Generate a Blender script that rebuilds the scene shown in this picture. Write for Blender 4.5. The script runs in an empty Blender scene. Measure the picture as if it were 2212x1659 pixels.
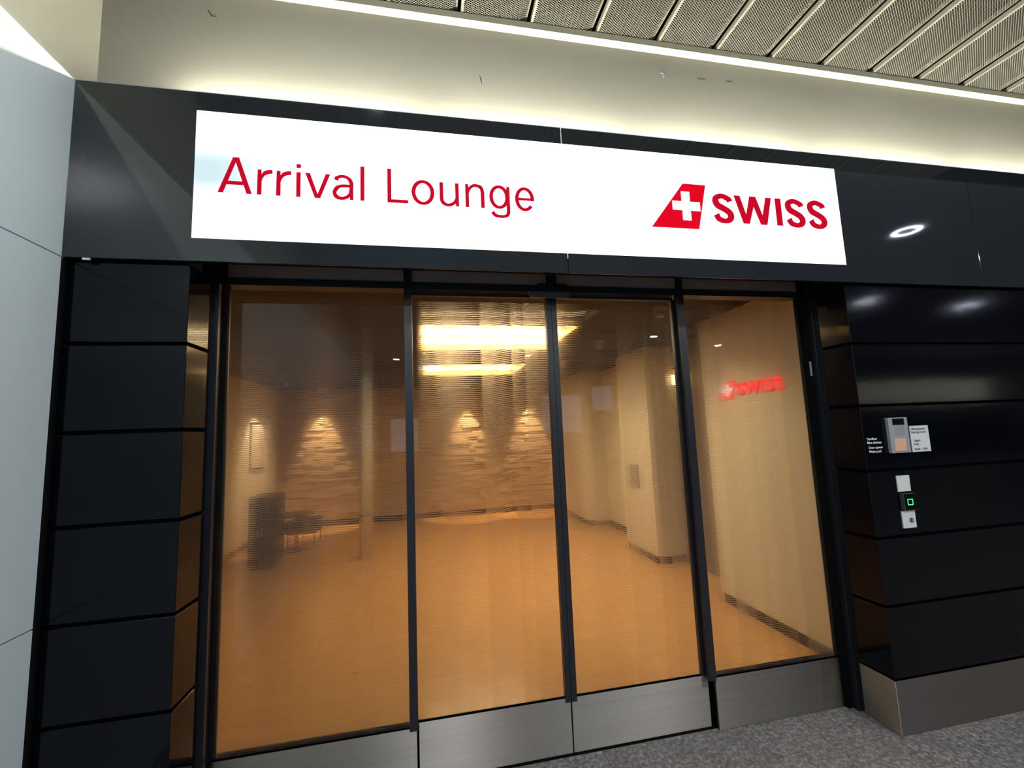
import bpy, bmesh, math, random
from mathutils import Matrix, Vector
random.seed(7)
S = bpy.context.scene
COL = S.collection
# ------------------------------------------------------------------ camera
cam = bpy.data.cameras.new('camera')
cam.sensor_fit = 'HORIZONTAL'; cam.sensor_width = 36.0
cam.lens = 936.14 / 2212 * 36.0
cam.clip_start = 0.05; cam.clip_end = 200
co = bpy.data.objects.new('camera', cam); COL.objects.link(co)
rx, ry, rz = 0.1107, 0.0410, -0.1958
M = Matrix.Rotation(rz, 3, 'Z') @ Matrix.Rotation(rx, 3, 'X') @ Matrix.Rotation(ry, 3, 'Y')
right, fwd, up = M.col[0], M.col[1], M.col[2]
R3 = Matrix((right, up, -fwd)).transposed()
co.matrix_world = Matrix.Translation((0.8338, -1.9586, 1.6)) @ R3.to_4x4()
S.camera = co
# ------------------------------------------------------------------ world, exposure
w = bpy.data.worlds.new('world'); S.world = w; w.use_nodes = True
w.node_tree.nodes['Background'].inputs[0].default_value = (0.80, 0.90, 1.0, 1)
w.node_tree.nodes['Background'].inputs[1].default_value = 0.25
S.view_settings.view_transform = 'Standard'; S.view_settings.look = 'None'
S.view_settings.gamma = 1.0; S.view_settings.use_curve_mapping = False
S.view_settings.exposure = 0.0
S.cycles.max_bounces = 10; S.cycles.transparent_max_bounces = 16
S.cycles.diffuse_bounces = 5; S.cycles.glossy_bounces = 4
S.cycles.caustics_reflective = False; S.cycles.caustics_refractive = False
S.cycles.sample_clamp_indirect = 4.0
# brightness of the light fittings
E_SIGN = 1.9; E_TUBE = 230.0; E_HALL = 560.0; E_RING = 95.0; E_COFFER = 19.0; E_SPOT = 300.0

# ------------------------------------------------------------------ helpers
def tag(o, label=None, cat=None, group=None, kind=None):
    if label: o['label'] = label
    if cat: o['category'] = cat
    if group: o['group'] = group
    if kind: o['kind'] = kind
    return o

def empty(name, loc=(0, 0, 0), parent=None):
    o = bpy.data.objects.new(name, None); COL.objects.link(o)
    o.location = loc; o.empty_display_size = 0.1
    if parent: o.parent = parent
    return o

def link(name, me, mat=None, parent=None, loc=None):
    """mesh in world coordinates; keeps world place when the parent is an un-rotated empty"""
    o = bpy.data.objects.new(name, me); COL.objects.link(o)
    if mat is not None and not me.materials: me.materials.append(mat)
    if loc: o.location = loc
    if parent:
        o.parent = parent
        pl = Vector((0, 0, 0)); q = parent
        while q: pl += q.location; q = q.parent
        o.location = Vector(o.location) - pl
    return o

def mesh(name, verts, faces, mat=None, parent=None, smooth=False, loc=None):
    me = bpy.data.meshes.new(name); me.from_pydata(verts, [], faces); me.update()
    if smooth:
        for p in me.polygons: p.use_smooth = True
    return link(name, me, mat, parent, loc)

def box_bm(bm, x0, x1, y0, y1, z0, z1):
    v = [bm.verts.new(c) for c in ((x0,y0,z0),(x1,y0,z0),(x1,y1,z0),(x0,y1,z0),(x0,y0,z1),(x1,y0,z1),(x1,y1,z1),(x0,y1,z1))]
    for f in ((0,3,2,1),(4,5,6,7),(0,1,5,4),(1,2,6,5),(2,3,7,6),(3,0,4,7)): bm.faces.new([v[i] for i in f])

def bm_obj(name, bm, mat, parent=None, bevel=0, seg=2, smooth=False, loc=None):
    if bevel:
        bmesh.ops.bevel(bm, geom=[e for e in bm.edges if e.calc_face_angle(0) > 0.6], offset=bevel, segments=seg, affect='EDGES', profile=0.7)
    me = bpy.data.meshes.new(name); bm.to_mesh(me); bm.free()
    if smooth:
        for p in me.polygons: p.use_smooth = True
    return link(name, me, mat, parent, loc)

def box(name, x0, x1, y0, y1, z0, z1, mat, parent=None, bevel=0, seg=2):
    bm = bmesh.new(); box_bm(bm, x0, x1, y0, y1, z0, z1)
    return bm_obj(name, bm, mat, parent, bevel, seg)

def boxes(name, lst, mat, parent=None, bevel=0):
    for b in lst: o = box(name, *b, mat, parent, bevel, 1)
    return o

def boxes_joined(name, lst, mat, parent=None, bevel=0):
    bm = bmesh.new()
    for b in lst: box_bm(bm, *b)
    return bm_obj(name, bm, mat, parent, bevel, 1)

def prism_bm(bm, pts, axis, a, b):
    """polygon pts (2-D) extruded along axis ('x','y','z') from a to b"""
    def P(p, t):
        return {'z': (p[0], p[1], t), 'y': (p[0], t, p[1]), 'x': (t, p[0], p[1])}[axis]
    v0 = [bm.verts.new(P(p, a)) for p in pts]; v1 = [bm.verts.new(P(p, b)) for p in pts]
    n = len(pts)
    bm.faces.new(v0); bm.faces.new(v1[::-1])
    for i in range(n): bm.faces.new((v0[i], v1[i], v1[(i+1) % n], v0[(i+1) % n]))

def prism(name, pts, axis, a, b, mat, parent=None, bevel=0, seg=2):
    bm = bmesh.new(); prism_bm(bm, pts, axis, a, b)
    bmesh.ops.recalc_face_normals(bm, faces=bm.faces)
    return bm_obj(name, bm, mat, parent, bevel, seg)

def cyl_bm(bm, c, r, h, axis='z', n=24, r2=None):
    r2 = r if r2 is None else r2
    a = []; b = []
    for i in range(n):
        t = 2*math.pi*i/n; cs, sn = math.cos(t), math.sin(t)
        def P(rr, d):
            if axis == 'z': return (c[0]+rr*cs, c[1]+rr*sn, c[2]+d)
            if axis == 'y': return (c[0]+rr*cs, c[1]+d, c[2]+rr*sn)
            return (c[0]+d, c[1]+rr*cs, c[2]+rr*sn)
        a.append(bm.verts.new(P(r, 0))); b.append(bm.verts.new(P(r2, h)))
    bm.faces.new(a[::-1]); bm.faces.new(b)
    for i in range(n): bm.faces.new((a[i], a[(i+1) % n], b[(i+1) % n], b[i]))

def cyl(name, c, r, h, mat, parent=None, axis='z', n=24, r2=None):
    bm = bmesh.new(); cyl_bm(bm, c, r, h, axis, n, r2)
    bmesh.ops.recalc_face_normals(bm, faces=bm.faces)
    o = bm_obj(name, bm, mat, parent)
    for p in o.data.polygons: p.use_smooth = len(p.vertices) == 4
    return o

def ribbon_bm(bm, pts, wd, y0, y1, k=1.0):
    """stroke along pts (x,z) of full width wd (number or list), butt ends, between y0 and y1"""
    n = len(pts); L = []; Rr = []; y0 -= 0.0003+2e-5*(n % 7)
    for i in range(n):
        a = Vector(pts[max(i-1, 0)]); b = Vector(pts[min(i+1, n-1)])
        d = (b-a).normalized(); nn = Vector((-d.y, d.x))
        ww = wd[i] if isinstance(wd, (list, tuple)) else wd
        p = Vector(pts[i]); L.append(p+nn*ww/2); Rr.append(p-nn*ww/2)
    vl = [[bm.verts.new((p.x, y, p.y)) for p in side] for side in (L, Rr) for y in (y0, y1)]
    l0, l1, r0, r1 = vl
    for i in range(n-1):
        bm.faces.new((l0[i], l0[i+1], r0[i+1], r0[i])); bm.faces.new((l1[i], r1[i], r1[i+1], l1[i+1]))
        bm.faces.new((l0[i], l1[i], l1[i+1], l0[i+1])); bm.faces.new((r0[i], r0[i+1], r1[i+1], r1[i]))
    bm.faces.new((l0[0], r0[0], r1[0], l1[0])); bm.faces.new((l0[-1], l1[-1], r1[-1], r0[-1]))

def spline(pts, m=8):
    out = []; P = [Vector(p) for p in pts]; P = [P[0]*2-P[1]] + P + [P[-1]*2-P[-2]]
    for i in range(1, len(P)-2):
        for k in range(m):
            t = k/m; a, b, c, d = P[i-1], P[i], P[i+1], P[i+2]
            out.append(0.5*((2*b)+(c-a)*t+(2*a-5*b+4*c-d)*t*t+(3*b-a-3*c+d)*t**3))
    out.append(P[-2]); return [tuple(v) for v in out]

def arc(cx, cz, ax, az, a0, a1, n=20):
    return [(cx+ax*math.cos(math.radians(a0+(a1-a0)*i/n)), cz+az*math.sin(math.radians(a0+(a1-a0)*i/n))) for i in range(n+1)]

# ------------------------------------------------------------------ materials
def mat(name, col, rough=0.5, metal=0.0, emit=None, es=0, noise=None, bump=None, spec=0.5, aniso=None, coat=0):
    m = bpy.data.materials.new(name); m.use_nodes = True
    nt = m.node_tree; b = nt.nodes['Principled BSDF']
    b.inputs['Base Color'].default_value = (*col, 1); b.inputs['Roughness'].default_value = rough
    b.inputs['Metallic'].default_value = metal; b.inputs['Specular IOR Level'].default_value = spec
    b.inputs['Coat Weight'].default_value = coat; b.inputs['Coat Roughness'].default_value = 0.05
    if emit: b.inputs['Emission Color'].default_value = (*emit, 1); b.inputs['Emission Strength'].default_value = es
    tc = nt.nodes.new('ShaderNodeTexCoord')
    if noise:  # (scale xyz, amount, second colour)
        mp = nt.nodes.new('ShaderNodeMapping'); mp.inputs['Scale'].default_value = noise[0]
        nz = nt.nodes.new('ShaderNodeTexNoise'); nz.inputs['Scale'].default_value = 1.0; nz.inputs['Detail'].default_value = 5
        nt.links.new(tc.outputs['Object'], mp.inputs[0]); nt.links.new(mp.outputs[0], nz.inputs['Vector'])
        rp = nt.nodes.new('ShaderNodeMapRange'); rp.inputs['From Min'].default_value = 0.5-noise[1]; rp.inputs['From Max'].default_value = 0.5+noise[1]
        nt.links.new(nz.outputs['Fac'], rp.inputs[0])
        mx = nt.nodes.new('ShaderNodeMix'); mx.data_type = 'RGBA'
        mx.inputs['A'].default_value = (*col, 1); mx.inputs['B'].default_value = (*noise[2], 1)
        nt.links.new(rp.outputs[0], mx.inputs['Factor']); nt.links.new(mx.outputs['Result'], b.inputs['Base Color'])
    if bump:   # (scale xyz, strength)
        mp = nt.nodes.new('ShaderNodeMapping'); mp.inputs['Scale'].default_value = bump[0]
        nz = nt.nodes.new('ShaderNodeTexNoise'); nz.inputs['Scale'].default_value = 1.0; nz.inputs['Detail'].default_value = 3
        nt.links.new(tc.outputs['Object'], mp.inputs[0]); nt.links.new(mp.outputs[0], nz.inputs['Vector'])
        bp = nt.nodes.new('ShaderNodeBump'); bp.inputs['Strength'].default_value = bump[1]; bp.inputs['Distance'].default_value = 0.01
        nt.links.new(nz.outputs['Fac'], bp.inputs['Height']); nt.links.new(bp.outputs[0], b.inputs['Normal'])
    if aniso:
        b.inputs['Anisotropic'].default_value = aniso
        tg = nt.nodes.new('ShaderNodeCombineXYZ'); tg.inputs[2].default_value = 1.0
        nt.links.new(tg.outputs[0], b.inputs['Tangent'])
    return m

def emis(name, col, s):
    m = bpy.data.materials.new(name); m.use_nodes = True; nt = m.node_tree
    nt.nodes.remove(nt.nodes['Principled BSDF']); e = nt.nodes.new('ShaderNodeEmission')
    e.inputs[0].default_value = (*col, 1); e.inputs[1].default_value = s
    nt.links.new(e.outputs[0], nt.nodes['Material Output'].inputs[0]); return m

M_cream = mat('cream_plaster', (0.40, 0.39, 0.325), 0.75, noise=((1.2, 1.2, 3), 0.35, (0.365, 0.355, 0.295)), bump=((3, 3, 6), 0.12))
M_lip = mat('cream_trim', (0.66, 0.65, 0.50), 0.6)
M_leftp = mat('white_enamel_panel', (0.68, 0.76, 0.77), 0.25, noise=((2, 2, 2), 0.3, (0.65, 0.73, 0.74)))
M_glassblack = mat('black_fascia_glass', (0.012, 0.015, 0.018), 0.04, noise=((1.5, 1.5, 1.5), 0.3, (0.016, 0.019, 0.022)))
M_edge = mat('glass_edge', (0.25, 0.27, 0.27), 0.4)
M_panel = mat('black_wall_panel', (0.0012, 0.0016, 0.003), 0.09, noise=((4, 4, 4), 0.3, (0.002, 0.0025, 0.0042)), bump=((2.2, 2.2, 5), 0.06), spec=0.5)
M_panel.node_tree.nodes['Principled BSDF'].inputs['IOR'].default_value = 1.30
M_black = mat('black_anodised_metal', (0.008, 0.010, 0.014), 0.35)
M_void = mat('matt_black_void', (0.002, 0.002, 0.002), 0.9, spec=0.1)
M_steel = mat('brushed_steel', (0.41, 0.375, 0.34), 0.42, 1.0, noise=((0.8, 0.8, 60), 0.35, (0.34, 0.31, 0.28)), aniso=0.985)
M_mesh = mat('painted_mesh', (0.30, 0.285, 0.24), 0.5)
M_plaster = mat('lounge_white_wall', (0.66, 0.58, 0.44), 0.7, bump=((5, 5, 1.2), 0.05))
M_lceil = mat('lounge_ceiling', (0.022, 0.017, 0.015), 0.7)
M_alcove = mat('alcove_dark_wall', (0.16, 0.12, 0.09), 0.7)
M_dark = mat('dark_brown_base', (0.02, 0.014, 0.010), 0.4)
M_cab = mat('black_cabinet', (0.015, 0.013, 0.014), 0.35)
M_navy = mat('navy_fabric', (0.012, 0.022, 0.05), 0.8)
M_red = mat('red_vinyl', (0.25, 0.0, 0.008), 0.8, emit=(0.46, 0.0, 0.014), es=0.85, spec=0.05)
M_redwall = mat('red_wall_letters', (0.8, 0.01, 0.02), 0.4, emit=(1.0, 0.03, 0.04), es=0.8)
M_white = mat('white_plastic', (0.62, 0.61, 0.60), 0.4)
M_white2 = mat('white_print', (0.75, 0.75, 0.75), 0.5)
M_crosslit = mat('lit_white_cross', (0.8, 0.8, 0.8), 0.5, emit=(1, .95, .9), es=0.6)
M_grey = mat('grey_metal_intercom', (0.36, 0.37, 0.39), 0.4, 0.3)
M_greydark = mat('dark_grey_plastic', (0.05, 0.05, 0.055), 0.4)
M_print = mat('dark_print', (0.05, 0.05, 0.06), 0.6)
M_blackplastic = mat('black_plastic', (0.001, 0.001, 0.0012), 0.3, spec=0.15)
M_copper = mat('lit_push_plate', (0.55, 0.36, 0.28), 0.4, 0.2, emit=(1.0, 0.45, 0.2), es=0.12)
M_green = emis('green_led', (0.05, 1.0, 0.22), 2.2)
M_tube = emis('tube_glow', (1.0, 0.97, 0.80), E_TUBE)
M_ring = emis('ring_glow', (0.80, 0.82, 1.0), E_RING)
M_hall = emis('hall_light_glow', (0.92, 0.97, 1.0), E_HALL)
M_hallwarm = emis('hall_cove_glow', (1.0, 0.97, 0.80), 1.5)
M_coffer = emis('coffer_strip_glow', (1.0, 0.75, 0.44), E_COFFER)
M_lampglow = emis('alcove_lamp_glow', (1.0, 0.62, 0.25), 5.0)
M_redled = emis('red_pictogram_glow', (1.0, 0.03, 0.02), 3.0)
M_screen = emis('shop_window_glow', (0.62, 0.75, 1.0), 1.6)
M_gold = mat('gold_tray', (0.85, 0.55, 0.18), 0.35, 0.6)
M_hallwall = mat('hall_grey_wall', (0.16, 0.16, 0.15), 0.6)

def sign_mat():
    """back-lit opal face, a little bluer and weaker towards its left end where the tubes stop"""
    m = bpy.data.materials.new('opal_sign_face'); m.use_nodes = True; nt = m.node_tree
    nt.nodes.remove(nt.nodes['Principled BSDF']); e = nt.nodes.new('ShaderNodeEmission')
    tc = nt.nodes.new('ShaderNodeTexCoord'); sp = nt.nodes.new('ShaderNodeSeparateXYZ'); nt.links.new(tc.outputs['Object'], sp.inputs[0])
    def mr(src, a, b, c, d):
        n = nt.nodes.new('ShaderNodeMapRange'); n.interpolation_type = 'SMOOTHSTEP'
        for i, v in zip(('From Min', 'From Max', 'To Min', 'To Max'), (a, b, c, d)): n.inputs[i].default_value = v
        nt.links.new(src, n.inputs[0]); return n.outputs[0]
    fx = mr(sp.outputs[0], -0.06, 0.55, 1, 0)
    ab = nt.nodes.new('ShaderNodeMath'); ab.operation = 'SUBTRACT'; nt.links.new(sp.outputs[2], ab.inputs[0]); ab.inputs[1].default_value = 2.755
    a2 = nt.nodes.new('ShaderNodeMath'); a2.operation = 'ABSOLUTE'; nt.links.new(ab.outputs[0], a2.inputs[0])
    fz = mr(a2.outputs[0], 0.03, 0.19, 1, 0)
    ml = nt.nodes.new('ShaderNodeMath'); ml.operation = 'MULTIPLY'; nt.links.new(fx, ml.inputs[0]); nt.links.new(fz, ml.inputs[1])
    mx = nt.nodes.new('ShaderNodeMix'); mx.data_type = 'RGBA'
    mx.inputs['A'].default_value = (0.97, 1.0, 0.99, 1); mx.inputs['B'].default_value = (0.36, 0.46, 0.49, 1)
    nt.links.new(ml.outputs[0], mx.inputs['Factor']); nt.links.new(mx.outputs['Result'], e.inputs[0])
    e.inputs[1].default_value = E_SIGN
    nt.links.new(e.outputs[0], nt.nodes['Material Output'].inputs[0]); return m
M_sign = sign_mat()

def granite():
    m = mat('grey_granite', (0.13, 0.12, 0.12), 0.45); nt = m.node_tree; b = nt.nodes['Principled BSDF']
    tc = nt.nodes.new('ShaderNodeTexCoord')
    n1 = nt.nodes.new('ShaderNodeTexNoise'); n1.inputs['Scale'].default_value = 46; n1.inputs['Detail'].default_value = 8; n1.inputs['Roughness'].default_value = 0.75
    n2 = nt.nodes.new('ShaderNodeTexNoise'); n2.inputs['Scale'].default_value = 9; n2.inputs['Detail'].default_value = 3
    nt.links.new(tc.outputs['Object'], n1.inputs['Vector']); nt.links.new(tc.outputs['Object'], n2.inputs['Vector'])
    cr = nt.nodes.new('ShaderNodeValToRGB'); e = cr.color_ramp.elements
    e[0].position = 0.36; e[0].color = (0.075, 0.068, 0.066, 1); e[1].position = 0.66; e[1].color = (0.46, 0.42, 0.395, 1)
    k = cr.color_ramp.elements.new(0.5); k.color = (0.19, 0.172, 0.166, 1)
    nt.links.new(n1.outputs['Fac'], cr.inputs[0])
    mx = nt.nodes.new('ShaderNodeMix'); mx.data_type = 'RGBA'; mx.blend_type = 'MULTIPLY'; mx.inputs['Factor'].default_value = 0.6
    c2 = nt.nodes.new('ShaderNodeValToRGB'); c2.color_ramp.elements[0].position = 0.35; c2.color_ramp.elements[0].color = (0.6, 0.58, 0.6, 1); c2.color_ramp.elements[1].position = 0.65
    nt.links.new(n2.outputs['Fac'], c2.inputs[0]); nt.links.new(cr.outputs[0], mx.inputs['A']); nt.links.new(c2.outputs[0], mx.inputs['B'])
    nt.links.new(mx.outputs['Result'], b.inputs['Base Color']); return m
M_granite = granite()

def wood_floor():
    m = mat('oiled_orange_floor', (0.55, 0.26, 0.07), 0.22); nt = m.node_tree; b = nt.nodes['Principled BSDF']
    tc = nt.nodes.new('ShaderNodeTexCoord')
    mp = nt.nodes.new('ShaderNodeMapping'); mp.inputs['Scale'].default_value = (1.6, 9, 1)
    n1 = nt.nodes.new('ShaderNodeTexNoise'); n1.inputs['Scale'].default_value = 2.0; n1.inputs['Detail'].default_value = 7
    nt.links.new(tc.outputs['Object'], mp.inputs[0]); nt.links.new(mp.outputs[0], n1.inputs['Vector'])
    cr = nt.nodes.new('ShaderNodeValToRGB'); e = cr.color_ramp.elements
    e[0].position = 0.3; e[0].color = (0.56, 0.29, 0.10, 1); e[1].position = 0.7; e[1].color = (0.68, 0.36, 0.13, 1)
    nt.links.new(n1.outputs['Fac'], cr.inputs[0])
    m2 = nt.nodes.new('ShaderNodeMapping'); m2.inputs['Scale'].default_value = (2.2, 5.0, 1)
    v = nt.nodes.new('ShaderNodeTexVoronoi'); v.inputs['Scale'].default_value = 1.6
    nt.links.new(tc.outputs['Object'], m2.inputs[0]); nt.links.new(m2.outputs[0], v.inputs['Vector'])
    r2 = nt.nodes.new('ShaderNodeMapRange'); r2.inputs['From Min'].default_value = 0.03; r2.inputs['From Max'].default_value = 0.10; r2.inputs['To Min'].default_value = 0.55; r2.inputs['To Max'].default_value = 0
    nt.links.new(v.outputs['Distance'], r2.inputs[0])
    mx = nt.nodes.new('ShaderNodeMix'); mx.data_type = 'RGBA'; mx.inputs['B'].default_value = (0.16, 0.06, 0.015, 1)
    nt.links.new(r2.outputs[0], mx.inputs['Factor']); nt.links.new(cr.outputs[0], mx.inputs['A'])
    nt.links.new(mx.outputs['Result'], b.inputs['Base Color']); return m
M_wood = wood_floor()
M_stone = mat('split_stone', (0.52, 0.38, 0.25), 0.85, noise=((7, 7, 14), 0.3, (0.36, 0.25, 0.16)), bump=((20, 20, 40), 0.5))

def glass_mat():
    m = bpy.data.materials.new('clear_glass'); m.use_nodes = True; nt = m.node_tree
    nt.nodes.remove(nt.nodes['Principled BSDF'])
    t = nt.nodes.new('ShaderNodeBsdfTransparent'); t.inputs[0].default_value = (0.93, 0.95, 0.94, 1)
    g = nt.nodes.new('ShaderNodeBsdfGlossy'); g.inputs['Roughness'].default_value = 0.0
    f = nt.nodes.new('ShaderNodeFresnel'); f.inputs[0].default_value = 1.5
    geo = nt.nodes.new('ShaderNodeNewGeometry')
    inv = nt.nodes.new('ShaderNodeMath'); inv.operation = 'SUBTRACT'; inv.inputs[0].default_value = 1.0
    nt.links.new(geo.outputs['Backfacing'], inv.inputs[1])
    mu = nt.nodes.new('ShaderNodeMath'); mu.operation = 'MULTIPLY'; nt.links.new(f.outputs[0], mu.inputs[0]); nt.links.new(inv.outputs[0], mu.inputs[1])
    mx = nt.nodes.new('ShaderNodeMixShader'); nt.links.new(mu.outputs[0], mx.inputs[0])
    nt.links.new(t.outputs[0], mx.inputs[1]); nt.links.new(g.outputs[0], mx.inputs[2])
    nt.links.new(mx.outputs[0], nt.nodes['Material Output'].inputs[0]); return m
M_glass = glass_mat()
M_transom = mat('hazed_transom_glass', (0.22, 0.185, 0.17), 0.15)  # opaque brown-grey colour stands in for reflection and haze on the panes

def film_mat(name, x0, x1, keys, frost=0.10, back=False):
    """frosted film printed in fine horizontal lines: keys = (x, line offset in metres, clear share)"""
    m = bpy.data.materials.new(name); m.use_nodes = True; nt = m.node_tree
    nt.nodes.remove(nt.nodes['Principled BSDF'])
    tc = nt.nodes.new('ShaderNodeTexCoord'); sp = nt.nodes.new('ShaderNodeSeparateXYZ'); nt.links.new(tc.outputs['Object'], sp.inputs[0])
    mr = nt.nodes.new('ShaderNodeMapRange'); mr.inputs['From Min'].default_value = x0; mr.inputs['From Max'].default_value = x1
    nt.links.new(sp.outputs[0], mr.inputs[0])
    cr = nt.nodes.new('ShaderNodeValToRGB'); el = cr.color_ramp.elements
    P = [(max(0, min(1, (x-x0)/(x1-x0))), o/0.05+0.5, d) for x, o, d in keys]
    while len(el) > 1: el.remove(el[-1])
    el[0].position = P[0][0]; el[0].color = (P[0][1], P[0][2], 0, 1)
    for p, o, d in P[1:]:
        k = el.new(p); k.color = (o, d, 0, 1)
    nt.links.new(mr.outputs[0], cr.inputs[0])
    sc = nt.nodes.new('ShaderNodeSeparateColor'); nt.links.new(cr.outputs[0], sc.inputs[0])
    def math_(op, a, b):
        n = nt.nodes.new('ShaderNodeMath'); n.operation = op
        for i, s in enumerate((a, b)):
            if isinstance(s, (int, float)): n.inputs[i].default_value = s
            elif s is not None: nt.links.new(s, n.inputs[i])
        return n.outputs[0]
    off = math_('MULTIPLY', math_('SUBTRACT', sc.outputs[0], 0.5), 0.05)
    ph = math_('FRACT', math_('DIVIDE', math_('ADD', sp.outputs[2], off), 0.0100), None)
    clear = math_('LESS_THAN', ph, sc.outputs[1])
    tr = nt.nodes.new('ShaderNodeBsdfTransparent')
    # frosted lines scatter light mostly up and down (fine horizontal ribs on the back of the film)
    geo = nt.nodes.new('ShaderNodeNewGeometry')
    wn = nt.nodes.new('ShaderNodeTexWhiteNoise'); wn.noise_dimensions = '3D'
    vm = nt.nodes.new('ShaderNodeVectorMath'); vm.operation = 'SCALE'; vm.inputs['Scale'].default_value = 3571.0
    nt.links.new(geo.outputs['Position'], vm.inputs[0]); nt.links.new(vm.outputs[0], wn.inputs['Vector'])
    s3 = nt.nodes.new('ShaderNodeSeparateColor'); nt.links.new(wn.outputs['Color'], s3.inputs[0])
    s0 = math_('SUBTRACT', math_('ADD', s3.outputs[0], s3.outputs[1]), 1.0)
    tz = math_('ADD', math_('MULTIPLY', math_('POWER', s0, 3.0), 1.0), math_('MULTIPLY', s0, 0.02))
    tx_ = math_('MULTIPLY', math_('SUBTRACT', s3.outputs[2], 0.5), 0.10)
    cmb = nt.nodes.new('ShaderNodeCombineXYZ'); nt.links.new(tx_, cmb.inputs[0]); nt.links.new(tz, cmb.inputs[2])
    add = nt.nodes.new('ShaderNodeVectorMath'); add.operation = 'ADD'
    nt.links.new(geo.outputs['Normal'], add.inputs[0]); nt.links.new(cmb.outputs[0], add.inputs[1])
    nrm = nt.nodes.new('ShaderNodeVectorMath'); nrm.operation = 'NORMALIZE'; nt.links.new(add.outputs[0], nrm.inputs[0])
    rf = nt.nodes.new('ShaderNodeBsdfRefraction'); rf.inputs['IOR'].default_value = 1.45; rf.inputs['Roughness'].default_value = 0.0
    rf.inputs[0].default_value = (1.0, 1.0, 1.0, 1)
    if back: nt.links.new(nrm.outputs[0], rf.inputs['Normal'])
    tl = nt.nodes.new('ShaderNodeBsdfTranslucent'); tl.inputs[0].default_value = (0.96, 0.93, 0.88, 1)
    df = nt.nodes.new('ShaderNodeBsdfDiffuse'); df.inputs[0].default_value = (0.5, 0.5, 0.5, 1)
    a = nt.nodes.new('ShaderNodeMixShader'); a.inputs[0].default_value = 0.35
    nt.links.new(tl.outputs[0], a.inputs[1]); nt.links.new(df.outputs[0], a.inputs[2])
    b = nt.nodes.new('ShaderNodeMixShader'); b.inputs[0].default_value = frost if not back else 0.0
    nt.links.new(rf.outputs[0], b.inputs[1]); nt.links.new(a.outputs[0], b.inputs[2])
    c = nt.nodes.new('ShaderNodeMixShader'); nt.links.new(clear, c.inputs[0])
    nt.links.new(b.outputs[0], c.inputs[1]); nt.links.new(tr.outputs[0], c.inputs[2])
    nt.links.new(c.outputs[0], nt.nodes['Material Output'].inputs[0])
    return m

# ================================================================== SETTING
# ---- hall floor: granite tiles as pieces
fl = empty('floor', (0, 0, 0)); tag(fl, kind='structure')
box('floor_bed', -2.0, 26, -13, 0.32, -0.05, -0.004, mat('dark_grout', (0.06, 0.055, 0.05), 0.9), fl)
def tile(x0, x1, y0, y1):
    return box('tile', x0+.0015, x1-.0015, y0+.0015, y1-.0015, -0.004, 0.0, M_granite, fl, 0.0008, 1)
xs = [-0.555, 0.555, 1.665, 2.775, 3.885, 4.995, 5.55]
for i in range(len(xs)-1):
    for (ya, yb) in ((0.035, 0.30), (-0.52, 0.035), (-1.075, -0.52), (-1.63, -1.075)):
        tile(xs[i], xs[i+1], ya, yb)
box('floor_paving', -0.555, 5.55, -13, -1.6315, -0.004, 0, M_granite, fl)
box('floor_paving', 5.5515, 26, -13, 0.3, -0.004, 0, M_granite, fl)

# ---- left wall (white enamel panels) and cream wall above it
wl = empty('wall_left', (-0.559, -3, 0)); tag(wl, kind='structure')
zt = [0.0, 0.9695, 0.9745, 2.352, 2.357, 3.1077]
for k in range(3):
    y = -0.028
    for j in range(7):
        y2 = y-1.25
        box('panel', -0.577, -0.559, y2+.003, y, zt[2*k]+(.002 if k == 0 else 0), zt[2*k+1], M_leftp, wl, 0.0015, 1)
        y = y2
box('panel_backing', -0.80, -0.578, -9.0, -0.03, 0, 3.10, M_void, wl)
box('ledge', -0.80, -0.5595, -9.0, -0.030, 3.1082, 3.1140, M_cream, wl)
box('cream_wall', -0.90, -0.763, -9.0, 0.385, 3.1142, 4.30, M_cream, wl)
box('corner_trim', -0.577, -0.549, -0.027, -0.012, 0, 2.350, M_void, wl)

# ---- bulkhead over the shopfront
wu = empty('wall_upper', (2, .385, 3)); tag(wu, kind='structure')
box('bulkhead', -0.80, 26, 0.385, 0.45, 2.70, 4.078, M_cream, wu)
box('ceiling_lip', -0.763, 26, 0.335, 0.3845, 4.030, 4.072, M_lip, wu, 0.004, 2)

for pts in (((2.640, 3.886), (2.700, 3.889), (2.700, 3.892), (2.640, 3.8895)), ((2.86, 3.893), (2.905, 3.8955), (2.905, 3.9), (2.86, 3.8965)), ((-.282, 3.915), (-.262, 3.880), (-.235, 3.884), (-.236, 3.888), (-.258, 3.886), (-.277, 3.918)), ((1.176, 3.73), (1.181, 3.70), (1.193, 3.657), (1.189, 3.70))):
    prism('scuff', list(pts), 'y', .3842, .3849, M_greydark, wu)
hk = empty('hook', (2.39, .38, 3.896)); tag(hk, 'tiny silver hook left on the cream bulkhead above the logo', 'hook')
box('base', 2.372, 2.392, .378, .3848, 3.890, 3.902, M_grey, hk, .001, 1); box('pin', 2.390, 2.394, .372, .3848, 3.868, 3.890, M_grey, hk)
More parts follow.
